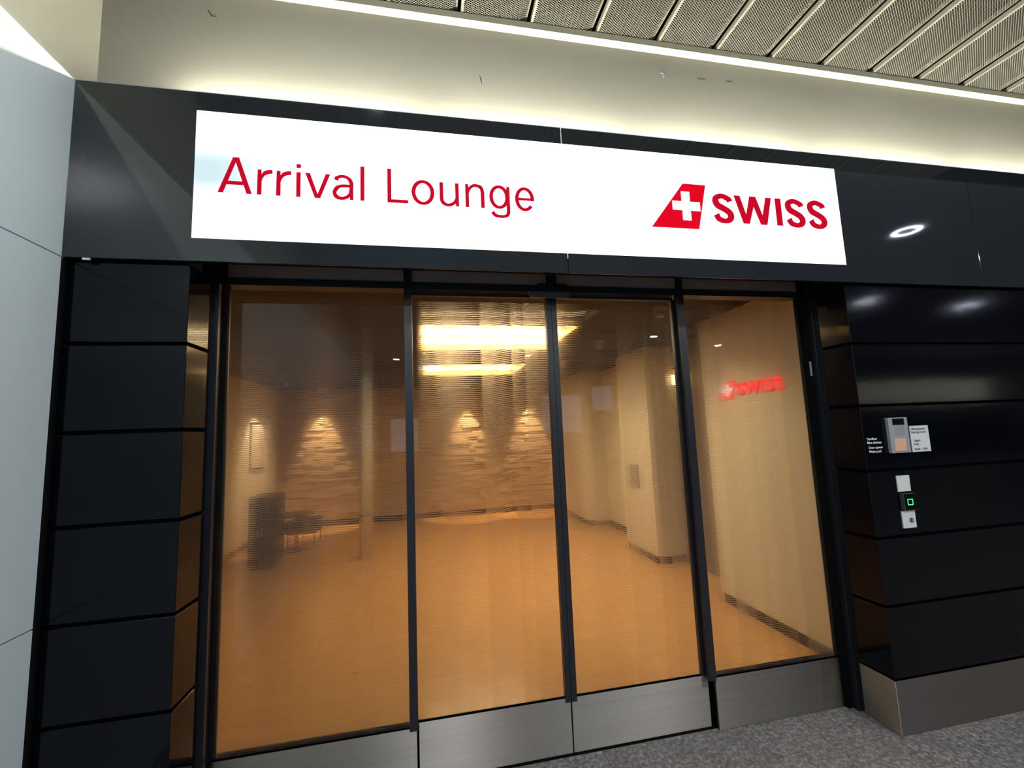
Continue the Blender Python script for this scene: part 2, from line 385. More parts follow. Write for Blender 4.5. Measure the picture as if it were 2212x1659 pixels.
# ---- black panel cladding left and right of the door (wall_front)
wf = empty('wall_front', (1.5, 0, 0)); tag(wf, kind='structure')
XL, XR, D = -0.1241, 3.1476, 0.186
zj = [0.2607, 0.6182, 0.9622, 1.3127, 1.6645, 2.0137, 2.354]
tilt = {5: -0.010, 4: -0.016, 3: 0.004, 2: 0.004, 1: 0.002, 0: 0.0}
for k in range(6):
    z0, z1 = zj[k]+.007, zj[k+1]-.007
    pts = [(-0.556, 0), (XL, 0), (XL+.004, D), (XL-.02, D), (XL-.024, .02), (-0.556, .02)]
    prism('panel', pts, 'z', z0, z1, M_panel, wf, 0.002, 1)
    pts = [(XR, 0), (6.2, 0), (6.2, .02), (XR+.024, .02), (XR+.02, D), (XR+.002, D)]
    prism('panel', pts, 'z', z0, z1, M_panel, wf, 0.002, 1)
box('cladding_core', -0.60, XL-.028, 0.022, 0.30, 0.02, 2.37, M_void, wf)
box('cladding_core', XR+.028, 6.4, 0.022, 0.30, 0.02, 2.37, M_void, wf)
# steel plinths
prism('plinth', [(-0.556, -.006), (XL+.006, -.006), (XL+.008, D), (XL-.018, D), (XL-.02, .014), (-0.556, .014)], 'z', 0.002, 0.2607, M_steel, wf, 0.0012, 1)
prism('plinth', [(XR-.006, -.006), (6.2, -.006), (6.2, .014), (XR+.02, .014), (XR+.018, D), (XR-.004, D)], 'z', 0.002, 0.2607, M_steel, wf, 0.0012, 1)

# ---- hall ceiling: expanded-metal panels
ce = empty('ceiling', (2, 0, 4.078)); tag(ce, kind='structure')
PW, PX0 = 0.424, 0.6438
def mesh_panel_data():
    px, py = 0.0205, 0.0125
    W1, W2, rise = 0.352, 0.405, 0.030
    y1, y0 = 0.3842, -1.50
    V = []; F = []
    def zf(x):
        return 0 if x <= W1 else rise*(x-W1)/(W2-W1)
    nx = int(W2/px)+1; ny = int((y1-y0)/py)
    key = {}
    def vert(x, y, dz=0):
        x = min(max(x, 0.0), W2); y = min(max(y, y0), y1)
        k = (round(x, 5), round(y, 5), round(dz, 5))
        if k not in key: key[k] = len(V); V.append((x, y, zf(x)+dz))
        return key[k]
    for r in range(ny*2+1):
        cy = y0+r*py/2; ox = 0 if r % 2 == 0 else px/2
        for c in range(nx+1):
            cx = ox+c*px
            if cx-px/2 > W2: continue
            o = [vert(cx-px/2, cy), vert(cx, cy-py/2), vert(cx+px/2, cy), vert(cx, cy+py/2)]
            h, k = px*0.39, py*0.40
            if cx-h < 0.004 or cx+h > W2-0.004:
                if len(set(o)) >= 3:
                    q = []
                    [q.append(i) for i in o if i not in q]
                    F.append(q)
                continue
            i_ = [vert(cx-h, cy, .0008), vert(cx, cy-k, .0008), vert(cx+h, cy, .0008), vert(cx, cy+k, .0008)]
            for a in range(4):
                b = (a+1) % 4; F.append([o[a], o[b], i_[b], i_[a]])
    # folded flanges on both long edges
    n = len(V); V += [(0, y0, 0), (0, y1, 0), (0.0, y1, .03), (0.0, y0, .03), (W2, y0, rise), (W2, y1, rise), (W2, y1, .06), (W2, y0, .06), (W2, y0, rise), (W2+.010, y0, rise), (W2+.010, y1, rise), (W2, y1, rise)]
    F += [[n, n+1, n+2, n+3], [n+4, n+5, n+6, n+7]]
    me = bpy.data.meshes.new('mesh_panel'); me.from_pydata(V, [], F); me.update(); me.materials.append(M_mesh)
    return me
mp_ = mesh_panel_data()
for k in range(-4, 13):
    o = link('mesh_panel', mp_, None, ce, (PX0+k*PW+0.006, 0, 4.078+random.uniform(-.001, .001)))
box('plenum_back', -0.9, 26, 0.386, 0.45, 4.08, 4.34, M_void, ce)  # back and end pieces added to keep outside light out of the plenum
box('plenum_end', -0.9, -0.77, -1.5, 0.385, 4.305, 4.34, M_void, ce)
box('ceiling_slab', -0.9, 26, -13, 0.45, 4.34, 4.40, M_void, ce)
box('plain_ceiling', -0.76, 26, -13, -1.51, 4.075, 4.10, mat('plain_ceiling_paint', (0.42, 0.46, 0.55), 0.6), ce)

# ---- rest of the hall behind the camera
hb = box('wall_back', -0.9, 26, -13.2, -13.0, 0, 4.4, M_hallwall); tag(hb, kind='structure')
hr = box('wall_right', 26, 26.2, -13.2, 0.45, 0, 4.4, M_hallwall); tag(hr, kind='structure')

# ---- lounge shell
lf = box('floor', -2.2, 4.6, 0.33, 7.3, -0.05, 0.0, M_wood); tag(lf, kind='structure')
HC = 2.575
lc = empty('ceiling', (1, 3, HC)); tag(lc, kind='structure')
cx0, cx1 = 0.78, 2.27
cyy = [(1.88, 3.02), (4.10, 5.22)]
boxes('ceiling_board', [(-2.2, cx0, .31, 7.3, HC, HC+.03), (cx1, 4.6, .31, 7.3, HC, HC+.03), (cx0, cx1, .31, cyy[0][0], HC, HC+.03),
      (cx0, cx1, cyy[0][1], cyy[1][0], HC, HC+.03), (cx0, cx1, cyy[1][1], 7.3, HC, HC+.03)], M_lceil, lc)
ws = empty('wall_stone', (1, 6.95, 0)); tag(ws, kind='structure')
box('wall_core', -2.2, 4.6, 7.02, 7.15, 0, HC, M_plaster, ws)
bm = bmesh.new(); z = 0.10
while z < HC-.03:
    h = random.uniform(.035, .075); x = -1.93-random.uniform(0, .2)
    while x < 3.9:
        l = random.uniform(.12, .42); d = random.uniform(0.0, .035)
        box_bm(bm, x, x+l-.003, 6.95-d+random.uniform(-.004, .004), 7.02, z, z+h-.003)
        x += l
    z += h
so = bm_obj('ledge_stones', bm, M_stone, ws); tag(so, kind='stuff')
box('skirting', -1.93, 4.4, 6.90, 6.95, 0, 0.085, M_dark, ws)
wi = empty('wall_lounge_left', (-1.94, 3, 0)); tag(wi, kind='structure')
box('plaster', -2.1, -1.94, 0.31, 6.9, 0, HC, M_plaster, wi)
box('skirting', -1.94, -1.925, 0.5, 6.9, 0.0, .07, M_dark, wi)
box('return_wall', -1.94, -0.17, 0.31, 0.36, 0, HC, M_plaster, wi)
wr = empty('wall_lounge_right', (3.43, 3, 0)); tag(wr, kind='structure')
box('plaster', 3.43, 3.82, 0.315, 1.74, 0.09, HC, M_plaster, wr, 0.012, 3)
box('skirting', 3.445, 3.81, 0.32, 1.72, 0, .09, M_dark, wr)
box('plaster', 3.44, 3.82, 2.86, 3.66, 0.09, HC, M_plaster, wr, 0.03, 4)
box('skirting', 3.455, 3.81, 2.88, 3.64, 0, .09, M_dark, wr)
bm = bmesh.new(); prism_bm(bm, [(3.43, 6.9), (3.43, 5.35)] + arc(3.60, 5.22, .17, .19, 180, 270, 8) + [(4.2, 5.03), (4.2, 6.9)], 'z', .09, HC)
bmesh.ops.recalc_face_normals(bm, faces=bm.faces); bm_obj('plaster', bm, M_plaster, wr)
bm = bmesh.new(); prism_bm(bm, [(3.45, 6.9), (3.45, 5.37)] + arc(3.61, 5.24, .16, .18, 180, 270, 8) + [(4.2, 5.06), (4.2, 6.9)], 'z', 0, .09)
bmesh.ops.recalc_face_normals(bm, faces=bm.faces); bm_obj('skirting', bm, M_dark, wr)
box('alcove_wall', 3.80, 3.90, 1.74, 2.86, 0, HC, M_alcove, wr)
box('alcove_wall', 3.80, 3.90, 3.66, 5.03, 0, HC, M_plaster, wr)
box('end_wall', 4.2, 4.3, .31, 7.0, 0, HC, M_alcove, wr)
box('skirting', 3.78, 3.80, 3.66, 5.03, 0, .09, M_dark, wr)
box('return_wall', 3.18, 3.45, 0.305, 0.315, 0, HC, M_plaster, wr)

# round plaster column with a collar
cl = empty('column', (-0.012, 4.37, 0)); tag(cl, kind='structure')
cyl('shaft', (-0.012, 4.37, 0), 0.085, HC, M_plaster, cl)
cyl('collar', (-0.012, 4.37, 0.56), 0.088, 0.025, M_dark, cl)

# ================================================================== DOOR
dr = empty('door_1', (1.5, 0.27, 0)); tag(dr, kind='structure')
YF, YS = 0.265, 0.300     # fixed leaves in front of the sliding ones
fr = empty('door_frame', (1.5, 0.27, 0), dr); fr.location = (0, 0, 0)
boxes('jamb', [(-0.165, -0.128, .19, .33, 0, 2.56), (-0.128, -0.100, .205, .33, 0, 2.56), ], M_black, dr)
box('stop', -0.100, -0.092, .24, .30, 0, 2.56, M_void, dr)
box('stop', 3.100, 3.130, .24, .30, 0, 2.56, M_void, dr)
boxes('jamb', [(3.158, 3.20, .19, .33, 0, 2.56), (3.130, 3.158, .205, .33, 0, 2.56)], M_black, dr)
box('header_rail', -0.092, 3.10, YF-.006, YF+.07, 2.3545, 2.391, M_black, dr, 0.002, 1)
box('top_rail', -0.10, 3.13, YF-.006, YF+.04, 2.505, 2.56, M_black, dr)
for i, x in enumerate((0.728, 1.490, 2.272)):
    box('transom_mullion', x, x+(.055 if i == 1 else .040), YF-.006, YF+.03, 2.391, 2.505, M_black, dr)
tg = [(-0.092, .728), (.768, 1.490), (1.545, 2.272), (2.312, 3.10)]
for a, b in tg: box('transom_pane', a, b, YF+.004, YF+.010, 2.391, 2.505, M_transom, dr)
bpy.data.objects.remove(fr)

K0 = [(0, 0, .12)]
def leafkeys(pts): return pts
k1 = [(-.096, 0, 0), (-.074, 0, 0), (-.07, 0, .16), (-.03, 0, .20), (.06, .002, .34), (.087, -.002, .20), (.111, 0, .12), (.19, .004, .34), (.197, 0, .15), (.247, .002, .36), (.254, 0, .16), (.332, -.003, .36), (.34, .0, .22), (.515, .003, .50), (.522, 0, .08), (.568, 0, .08), (.575, 0, .55), (.64, .002, .40), (.70, .004, .50), (.708, 0, .30), (.728, 0, .25)]
kb = [(0.0, 0, .10), (.094, .007, .52), (.170, -.001, .12), (.180, 0, .05), (.19, 0, .10), (.350, .003, .66), (.361, .001, .06), (.519, -.017, .62), (.524, -.017, .08), (.590, -.009, .55), (.60, -.009, .12), (.74, -.006, .50)]
k2 = [(.766+x, o, d) for x, o, d in kb]
k3 = [(1.545+x, o, d*.92) for x, o, d in kb]
k4 = [(2.312, 0, .30), (2.40, 0, .35), (2.484, .002, .50), (2.492, 0, .06), (2.55, 0, .14), (2.59, 0, .45), (2.60, 0, .35), (2.615, 0, .62), (2.67, 0, .64), (2.685, 0, .40), (2.70, 0, .42), (2.72, 0, .62), (2.77, 0, .64), (2.785, 0, .42), (2.85, 0, .46), (2.865, 0, .64), (2.91, 0, .62), (2.93, 0, .1), (3.1, 0, .10)]
LEAVES = [('fixed_leaf', -0.092, 0.728, YF, -0.092, 0.760, k1), ('sliding_leaf', 0.750, 1.490, YS, 0.770, 1.5140, k2),
          ('sliding_leaf', 1.5445, 2.262, YS, 1.5212, 2.285, k3), ('fixed_leaf', 2.313, 3.100, YF, 2.308, 3.100, k4)]
for n, (nm, g0, g1, Y, p0, p1, keys) in enumerate(LEAVES):
    lf_ = empty(nm, ((g0+g1)/2, Y, 0)); lf_.parent = dr; lf_.location = Vector(((g0+g1)/2, Y, 0))-dr.location
    box('pane', g0-.004, g1+.004, Y, Y+.008, 0.255, 2.352, M_glass, lf_)
    f0, f1 = g0-.003, g1+.003
    fy0, fy1 = Y+.0095, Y+.0101
    FV = [(x, y, z) for y in (fy0, fy1) for x, z in ((f0, .265), (f1, .265), (f1, 2.305), (f0, 2.305))]
    film = mesh('striped_film', FV, [(0, 1, 2, 3), (4, 7, 6, 5), (0, 4, 5, 1), (1, 5, 6, 2), (2, 6, 7, 3), (3, 7, 4, 0)], None, lf_)
    for bk in (False, True): film.data.materials.append(film_mat('striped_frost_film_'+'abcd'[n]+('_ribbed' if bk else ''), keys[0][0], keys[-1][0], keys, back=bk))
    film.data.polygons[1].material_index = 1
    # the film keeps world-like coordinates for its printed lines
    box('kick_plate', p0, p1, Y-.006, Y+.014, 0.007 if Y == YS else 0.003, 0.2621, M_steel, lf_, 0.001, 1)
    if nm == 'fixed_leaf':
        if n == 0: box('stile', 0.728, 0.766, Y-.008, Y+.026, 0.25, 2.3545, M_black, lf_, 0.0015, 1)
        else: box('stile', 2.272, 2.313, Y-.008, Y+.026, 0.25, 2.3545, M_black, lf_, 0.0015, 1)
    else:
        if n == 1:
            box('stile', 1.488, 1.5165, Y-.014, Y+.022, 0.245, 2.335, M_black, lf_, 0.0015, 1)
            box('stile', 0.735, 0.766, Y-.002, Y+.022, 0.25, 2.335, M_black, lf_, 0.0015, 1)
        else:
            box('stile', 1.5185, 1.547, Y-.014, Y+.022, 0.245, 2.335, M_black, lf_, 0.0015, 1)
            box('stile', 2.256, 2.290, Y-.002, Y+.022, 0.25, 2.335, M_black, lf_, 0.0015, 1)
        box('top_edge', g0-.004, g1+.004, Y-.002, Y+.018, 2.333, 2.352, M_black, lf_)
boxes('gap_light_block', [(-.1, 3.12, YS+.031, YS+.036, 0, .25), (.7665, .7735, YS-.004, YS+.02, .0, .262), (1.511, 1.524, YS+.004, YS+.012, 0, 2.333), (2.27, 2.312, YS+.016, YS+.03, 0, .262), (-.1, 3.13, YS+.03, YS+.04, 0, .022)], M_void, dr)  # black strips added behind the gaps to block light leaking through
box('threshold', -0.09, 3.13, YF+.018, YF+.06, -0.003, 0.004, M_void, dr)
# central closer housing
bm = bmesh.new()
box_bm(bm, 1.435, 1.600, YF-.020, YF-.007, 2.352, 2.398)
bm_obj('operator_housing', bm, M_black, dr, 0.006, 2)
bm = bmesh.new()
prism_bm(bm, [(1.375, 2.350), (1.395, 2.318), (1.605, 2.313), (1.618, 2.350)], 'y', YF-.030, YF-.0085)
bmesh.ops.recalc_face_normals(bm, faces=bm.faces); bm_obj('motion_sensor', bm, M_greydark, dr, 0.004, 2)
box('contact_strip', 3.104, 3.112, .232, .2395, 1.862, 1.950, M_grey, dr, 0.001, 1)

# ================================================================== FASCIA (lit canopy box)
FY, FT, FB = -0.030, 3.1081, 2.3537
SL, SR, ST, SB = -0.1086, 3.1471, 3.0236, 2.4533
XE, S1, S2 = -0.5575, 1.5195, 4.1233
fa = empty('fascia', (1.5, FY, FB)); tag(fa, 'long black glass fascia box over the lounge entrance', 'fascia')
def fpanel(pts): return prism('front_panel', pts, 'y', FY, FY+.010, M_glassblack, fa, 0.0012, 1)
fpanel([(XE, FB), (S1-.002, FB), (S1-.002, SB), (SL, SB), (SL, ST), (S1-.002, ST), (S1-.002, FT), (XE, FT)])
fpanel([(S1+.002, FB), (S2-.002, FB), (S2-.002, FT), (S1+.002, FT), (S1+.002, ST), (SR, ST), (SR, SB), (S1+.002, SB)])
fpanel([(S2+.002, FB), (6.20, FB), (6.20, FT), (S2+.002, FT)])
for a, b in ((XE, S1-.002), (S1+.002, S2-.002), (S2+.002, 6.2)):
    box('soffit_panel', a, b, FY+.0105, -0.001, FB, FB+.008, M_void, fa)
    box('glass_edge', a, b, FY-.0005, FY+.0105, FT+.0002, FT+.004, M_edge, fa)
box('bounce_cover', XE, 6.2, FY+.012, 0.384, FT-.06, FT-.05, M_cream, fa)  # unseen cover added in cream so the tube light bounces
box('seam_strip', S2-.003, S2+.003, FY+.004, FY+.008, FB, 3.00, M_edge, fa)
# lintel behind the fascia, above the recessed door
ln_ = box('trim_1', -0.60, 6.2, 0.0155, 0.385, 2.515, 2.70, M_void); tag(ln_, kind='structure')
ln2 = box('trim_2', -0.60, 6.2, 0.0225, 0.06, 2.42, 2.515, M_void); tag(ln2, kind='structure')
lk = box('white_mark', -0.490, -0.464, -0.028, -0.022, 2.345, 2.3530, M_white); tag(lk, 'tiny white chip in the gap under the black fascia, far left', 'mark')  # small white block set in the gap

# ---- illuminated sign
sg = empty('illuminated_sign', (1.5, FY, FB)); tag(sg, 'long white backlit sign reading Arrival Lounge with red tail logo', 'sign')
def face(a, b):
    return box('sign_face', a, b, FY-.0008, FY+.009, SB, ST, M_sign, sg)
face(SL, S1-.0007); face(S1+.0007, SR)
box('light_core', S1-.05, S1+.05, FY+.011, FY+.015, SB-.02, FT-.02, emis('sign_core_glow', (1, 1, 1), 1.5), sg)
LY0, LY1 = FY-.0030, FY-.0009
def art(bm):
    # artwork coordinates, fitted from image pixels at another fascia depth, rescaled about the camera
    for v in bm.verts: v.co.x = v.co.x*1.0829-0.0691; v.co.z = v.co.z*1.0829-0.1326
def letter(fn, y0=LY0, y1=LY1, m=None, parent=None):
    bm = bmesh.new(); fn(bm, y0, y1); art(bm); bmesh.ops.recalc_face_normals(bm, faces=bm.faces)
    return bm_obj('letter', bm, m or M_red, parent or sg)
B, XH, CH, ST_ = 2.5775, 2.6825, 2.7268, 0.0160
NK = [0]
def poly(bm, pts, y0, y1):
    NK[0] = (NK[0]+1) % 6; prism_bm(bm, pts, 'y', y0-NK[0]*4e-5, y1)
def fA(bm, a, b):
    poly(bm, [(.0483, B), (.0665, B), (.109, 2.7075), (.1205, CH), (.0991, CH)], a, b)
    poly(bm, [(.1695, B), (.1505, B), (.109, 2.7075), (.0991, CH), (.1205, CH)], a, b)
    poly(bm, [(.0745, 2.6125), (.1435, 2.6125), (.138, 2.6268), (.080, 2.6268)], a, b)
letter(fA)
def fr_(x):
    def f(bm, a, b):
        poly(bm, [(x, B), (x+.0160, B), (x+.0160, 2.625), (x+.0145, XH), (x+.001, XH)], a, b)
        ribbon_bm(bm, spline([(x+.0075, 2.618), (x+.0125, 2.646), (x+.026, 2.667), (x+.042, 2.6755), (x+.0545, 2.6765)], 6), [.012]*12+[.0155]*13, a, b)
    return f
letter(fr_(.1882)); letter(fr_(.2579))
def fi(bm, a, b):
    poly(bm, [(.3325, B), (.3485, B), (.3485, XH), (.3325, XH)], a, b); poly(bm, [(.3325, 2.7018), (.3490, 2.7018), (.3490, 2.7175), (.3325, 2.7175)], a, b)
letter(fi)
def fv(bm, a, b):
    poly(bm, [(.3655, XH), (.3835, XH), (.4135, 2.594), (.4234, B), (.4028, B)], a, b)
    poly(bm, [(.4607, XH), (.4440, XH), (.4135, 2.594), (.4028, B), (.4234, B)], a, b)
letter(fv)
def fa_(bm, a, b):
    poly(bm, [(.5385, B), (.5517, B), (.5517, 2.640), (.5360, 2.640)], a, b)
    ribbon_bm(bm, spline([(.4835, 2.6605), (.4905, 2.6725), (.5105, 2.6785), (.5330, 2.6700), (.5437, 2.6500), (.5440, 2.630)], 6), [.0165]*6+[.0125]*6+[.0125]*7+[.0155]*12, a, b)
    ribbon_bm(bm, spline([(.5440, 2.6370), (.5100, 2.6365), (.4900, 2.6290), (.4785, 2.6080), (.4850, 2.5895), (.5060, 2.5818), (.5280, 2.5900), (.5400, 2.6050), (.5420, 2.622)], 6), [.0125]*12+[.0155]*10+[.0160]*6+[.0130]*21, a, b)
letter(fa_)
letter(lambda bm, a, b: poly(bm, [(.5795, B), (.5955, B), (.5955, 2.7275), (.5795, 2.7275)], a, b))
letter(lambda bm, a, b: poly(bm, [(.6875, B), (.7720, B), (.7720, 2.5915), (.7035, 2.5915), (.7035, CH), (.6875, CH)], a, b))
def ring(bm, cx, cz, ax, az, wv, wh, a, b, a0=0, a1=360, n=36):
    pts = arc(cx, cz, ax, az, a0, a1, n)
    wd = [abs(math.cos(math.radians(a0+(a1-a0)*i/n)))*wv+(1-abs(math.cos(math.radians(a0+(a1-a0)*i/n))))*wh for i in range(n+1)]
    ribbon_bm(bm, pts, wd, a, b)
letter(lambda bm, a, b: ring(bm, .834, 2.6307, .0395, .0492, .0165, .0125, a, b, 0, 361))
def fu(bm, a, b):
    poly(bm, [(.9040, 2.612), (.9197, 2.612), (.9197, XH), (.9040, XH)], a, b)
    poly(bm, [(.9735, B), (.9864, B), (.9864, XH), (.9708, XH), (.9708, 2.60)], a, b)
    ribbon_bm(bm, spline([(.9118, 2.616), (.9150, 2.5960), (.9300, 2.5830), (.9500, 2.5830), (.9680, 2.5950), (.9775, 2.6130)], 6), [.0157]*10+[.0130]*21, a, b)
letter(fu)
def fn(bm, a, b):
    poly(bm, [(1.0145, B), (1.0300, B), (1.0300, 2.655), (1.0275, XH), (1.0145, XH)], a, b)
    poly(bm, [(1.0820, B), (1.0978, B), (1.0978, 2.65), (1.0820, 2.65)], a, b)
    ribbon_bm(bm, spline([(1.0235, 2.642), (1.0320, 2.6620), (1.0500, 2.6775), (1.0690, 2.6775), (1.0850, 2.6680), (1.0899, 2.645)], 6), [.0130]*20+[.0157]*11, a, b)
letter(fn)
def fg(bm, a, b):
    ring(bm, 1.1630, 2.6325, .0355, .0480, .0160, .0125, a, b, 0, 361)
    poly(bm, [(1.1955, 2.560), (1.2110, 2.560), (1.2110, XH), (1.1975, XH), (1.1955, 2.660)], a, b)
    ribbon_bm(bm, spline([(1.2032, 2.5640), (1.1980, 2.5510), (1.1840, 2.5440), (1.1640, 2.5430), (1.1430, 2.5480), (1.1320, 2.5625)], 6), [.0155]*8+[.0130]*14+[.0150]*9, a, b)
letter(fg)
def fe(bm, a, b):
    ring(bm, 1.2785, 2.6300, .0355, .0495, .0160, .0125, a, b, -8, 322, 40)
    poly(bm, [(1.2440, 2.6243), (1.3215, 2.6243), (1.3205, 2.6356), (1.2440, 2.6356)], a, b)
letter(fe)
# tail-fin emblem with a white cross
def tail(bm, a, b):
    poly(bm, [(1.8898, 2.5350), (2.1379, 2.5358), (2.1919, 2.7637), (2.0692, 2.7633)], a, b)
bm = bmesh.new(); tail(bm, LY0, LY1); art(bm); bmesh.ops.recalc_face_normals(bm, faces=bm.faces); bm_obj('tail_fin_emblem', bm, mat('bright_red_vinyl', (0.3, 0, .008), .8, emit=(.62, 0, .010), es=.85, spec=0.05), sg)
cr_ = [(2.0555, 2.7220), (2.1000, 2.7220), (2.1000, 2.6715), (2.1520, 2.6715), (2.1520, 2.6265), (2.1000, 2.6265), (2.1000, 2.5768), (2.0555, 2.5768), (2.0555, 2.6265), (2.0050, 2.6265), (2.0050, 2.6715), (2.0555, 2.6715)]
prism('cross', [(x*1.0829-.0691, z*1.0829-.1326) for x, z in cr_], 'y', LY0-.0015, LY0-.0001, M_sign, sg)  # image-read coordinates, rescaled about the camera like the letters
SC = spline([(.0966, .1137), (.0900, .1265), (.0540, .1405), (.0235, .1300), (.0180, .1130), (.0280, .0920), (.0570, .0770), (.0860, .0600), (.0970, .0400), (.0900, .0215), (.0640, .0115), (.0300, .0210), (.0168, .0435)], 6)
SWk = [.0315, .029, .0245, .029, .035, .034, .032, .033, .035, .031, .0240, .029, .032]
SW = []
for i in range(12): SW += [SWk[i]+(SWk[i+1]-SWk[i])*k/6 for k in range(6)]
SW.append(SWk[-1])
def fS(x0, sx=1.0):
    def f(bm, a, b): ribbon_bm(bm, [(x0+p[0]*sx, 2.5737+p[1]) for p in SC], SW, a, b)
    return f
def fW(bm, a, b):
    T_, B_ = 2.7226, 2.5782
    poly(bm, [(2.3454, T_), (2.3785, T_), (2.4062, 2.6255), (2.4345, T_), (2.4687, T_), (2.5004, 2.6256), (2.5270, T_), (2.5592, T_),
              (2.5225, B_), (2.4860, B_), (2.4536, 2.6700), (2.4217, B_), (2.3873, B_)], a, b)
letter(fS(2.2229)); letter(fW)
letter(lambda bm, a, b: poly(bm, [(2.5806, 2.5782), (2.6140, 2.5782), (2.6140, 2.7226), (2.5806, 2.7226)], a, b))
letter(fS(2.6370)); letter(fS(2.7690))

# ---- tube lights lying in the trough above the fascia
for i, (a, b) in enumerate(((-0.36, 0.84), (0.92, 2.12), (2.20, 3.40), (3.48, 4.68), (4.76, 5.96))):
    t = empty('tube_light', ((a+b)/2, .27, 3.20)); tag(t, 'fluorescent tube hidden in the trough over the black fascia', 'tube light', 'tube lights in the fascia trough')
    cyl('tube', (a, 0.335, 3.290), 0.010, b-a, M_tube, t, 'x', 10)
    box('batten', a, b, 0.305, 0.365, 3.22, 3.255, M_white, t, 0.004, 1)
    boxes('bracket', [(a, a+.02, .32, .384, 3.19, 3.22), (b-.02, b, .32, .384, 3.19, 3.22)], M_white, t)
    boxes('socket', [(a-.012, a, .323, .347, 3.255, 3.305), (b, b+.012, .323, .347, 3.255, 3.305)], M_white, t)

# ================================================================== WALL FITTINGS (right)
def txt(name, body, size, loc, m, parent, ext=0.0003, off=0.0, rot=(math.pi/2, 0, 0), sx=1.0):
    c = bpy.data.curves.new(name, 'FONT'); c.body = body; c.size = size; c.extrude = ext; c.offset = off
    c.space_line = 1.0; c.resolution_u = 3
    o = bpy.data.objects.new(name+'_tmp', c); COL.objects.link(o)
    dg = bpy.context.evaluated_depsgraph_get(); me = bpy.data.meshes.new_from_object(o.evaluated_get(dg))
    bpy.data.objects.remove(o)
    me.transform(Matrix.Translation(loc) @ Matrix.Rotation(rot[2], 4, 'Z') @ Matrix.Rotation(rot[0], 4, 'X') @ Matrix.Diagonal((sx, 1, 1, 1)))
    me.materials.clear(); me.materials.append(m)
    return link(name, me, m, parent)
wt = empty('door_opener_lettering', (3.2, 0, 1.4)); tag(wt, 'small white German and English door opener lettering on black panel', 'lettering')
for s, z in (('Türöffner', 1.478), ('Bitte drücken', 1.458), ('Door opener', 1.432), ('Please push', 1.411)):
    txt('text_line', s, 0.0175, (3.166 if z > 1.44 else 3.172, -.0006, z), M_white2, wt, off=0.0003)
ic = empty('intercom', (3.39, 0, 1.4)); tag(ic, 'grey metal intercom with black display and glowing push plate', 'intercom')
box('housing', 3.302, 3.431, -.0173, -.001, 1.4025, 1.594, M_grey, ic, 0.0025, 2)
box('display', 3.330, 3.4075, -.0190, -.0168, 1.554, 1.5885, M_blackplastic, ic, 0.0008, 1)
boxes_joined('speaker_grille', [(3.342, 3.404, -.0180, -.0171, 1.499+i*.0060, 1.5015+i*.0060) for i in range(8)], mat('grille_grey', (.24, .25, .27), .5), ic)
tag(ic.children[-1], kind='stuff')
box('push_plate', 3.3265, 3.401, -.0205, -.0171, 1.411, 1.480, M_copper, ic, 0.002, 2)
nt_ = empty('opening_hours_notice', (3.52, 0, 1.4)); tag(nt_, 'white opening hours plate right of the grey intercom', 'notice')
box('plate', 3.4585, 3.587, -.004, -.0005, 1.401, 1.5445, M_white, nt_, 0.001, 1)
for s, z, x, sz in (('Öffnungszeiten', 1.522, 3.464, .0165), ('Opening Hours', 1.504, 3.464, .0165), ('Täglich', 1.457, 3.474, .0165), ('Daily', 1.438, 3.474, .0165), ('06:00 - 13:00', 1.410, 3.474, .0170)):
    txt('text_line', s, sz, (x, -.0046, z), M_print, nt_, off=0.0002)
bp_ = box('blank_plate', 3.324, 3.409, -.005, -.0005, 1.195, 1.2795, M_white, None, 0.001, 1)
tag(bp_, 'blank white square plate above the card reader', 'plate')
rd = empty('card_reader', (3.4, 0, 1.1)); tag(rd, 'black card reader with glowing green square symbol', 'card reader')
box('housing', 3.335, 3.4135, -.0175, -.0005, 1.0965, 1.1855, M_greydark, rd, 0.005, 3)
box('front', 3.341, 3.411, -.0190, -.0172, 1.100, 1.182, M_blackplastic, rd, 0.0008, 1)
prism('green_symbol', [(3.357, 1.124), (3.393, 1.124), (3.393, 1.156), (3.3611, 1.156), (3.3611, 1.1525), (3.3895, 1.1525), (3.3895, 1.1275), (3.3605, 1.1275), (3.3605, 1.156), (3.357, 1.156)], 'y', -.0198, -.0191, M_green, rd)
ks = empty('key_switch', (3.37, 0, 1.0)); tag(ks, 'white square key switch plate with grey lock below card reader', 'key switch')
box('plate', 3.326, 3.413, -.006, -.0005, 1.003, 1.0915, M_white, ks, 0.002, 1)
cyl('lock', (3.382, -.010, 1.043), 0.0125, .006, M_greydark, ks, 'y', 16)
cyl('lock_core', (3.382, -.0125, 1.043), 0.006, .003, M_grey, ks, 'y', 10)

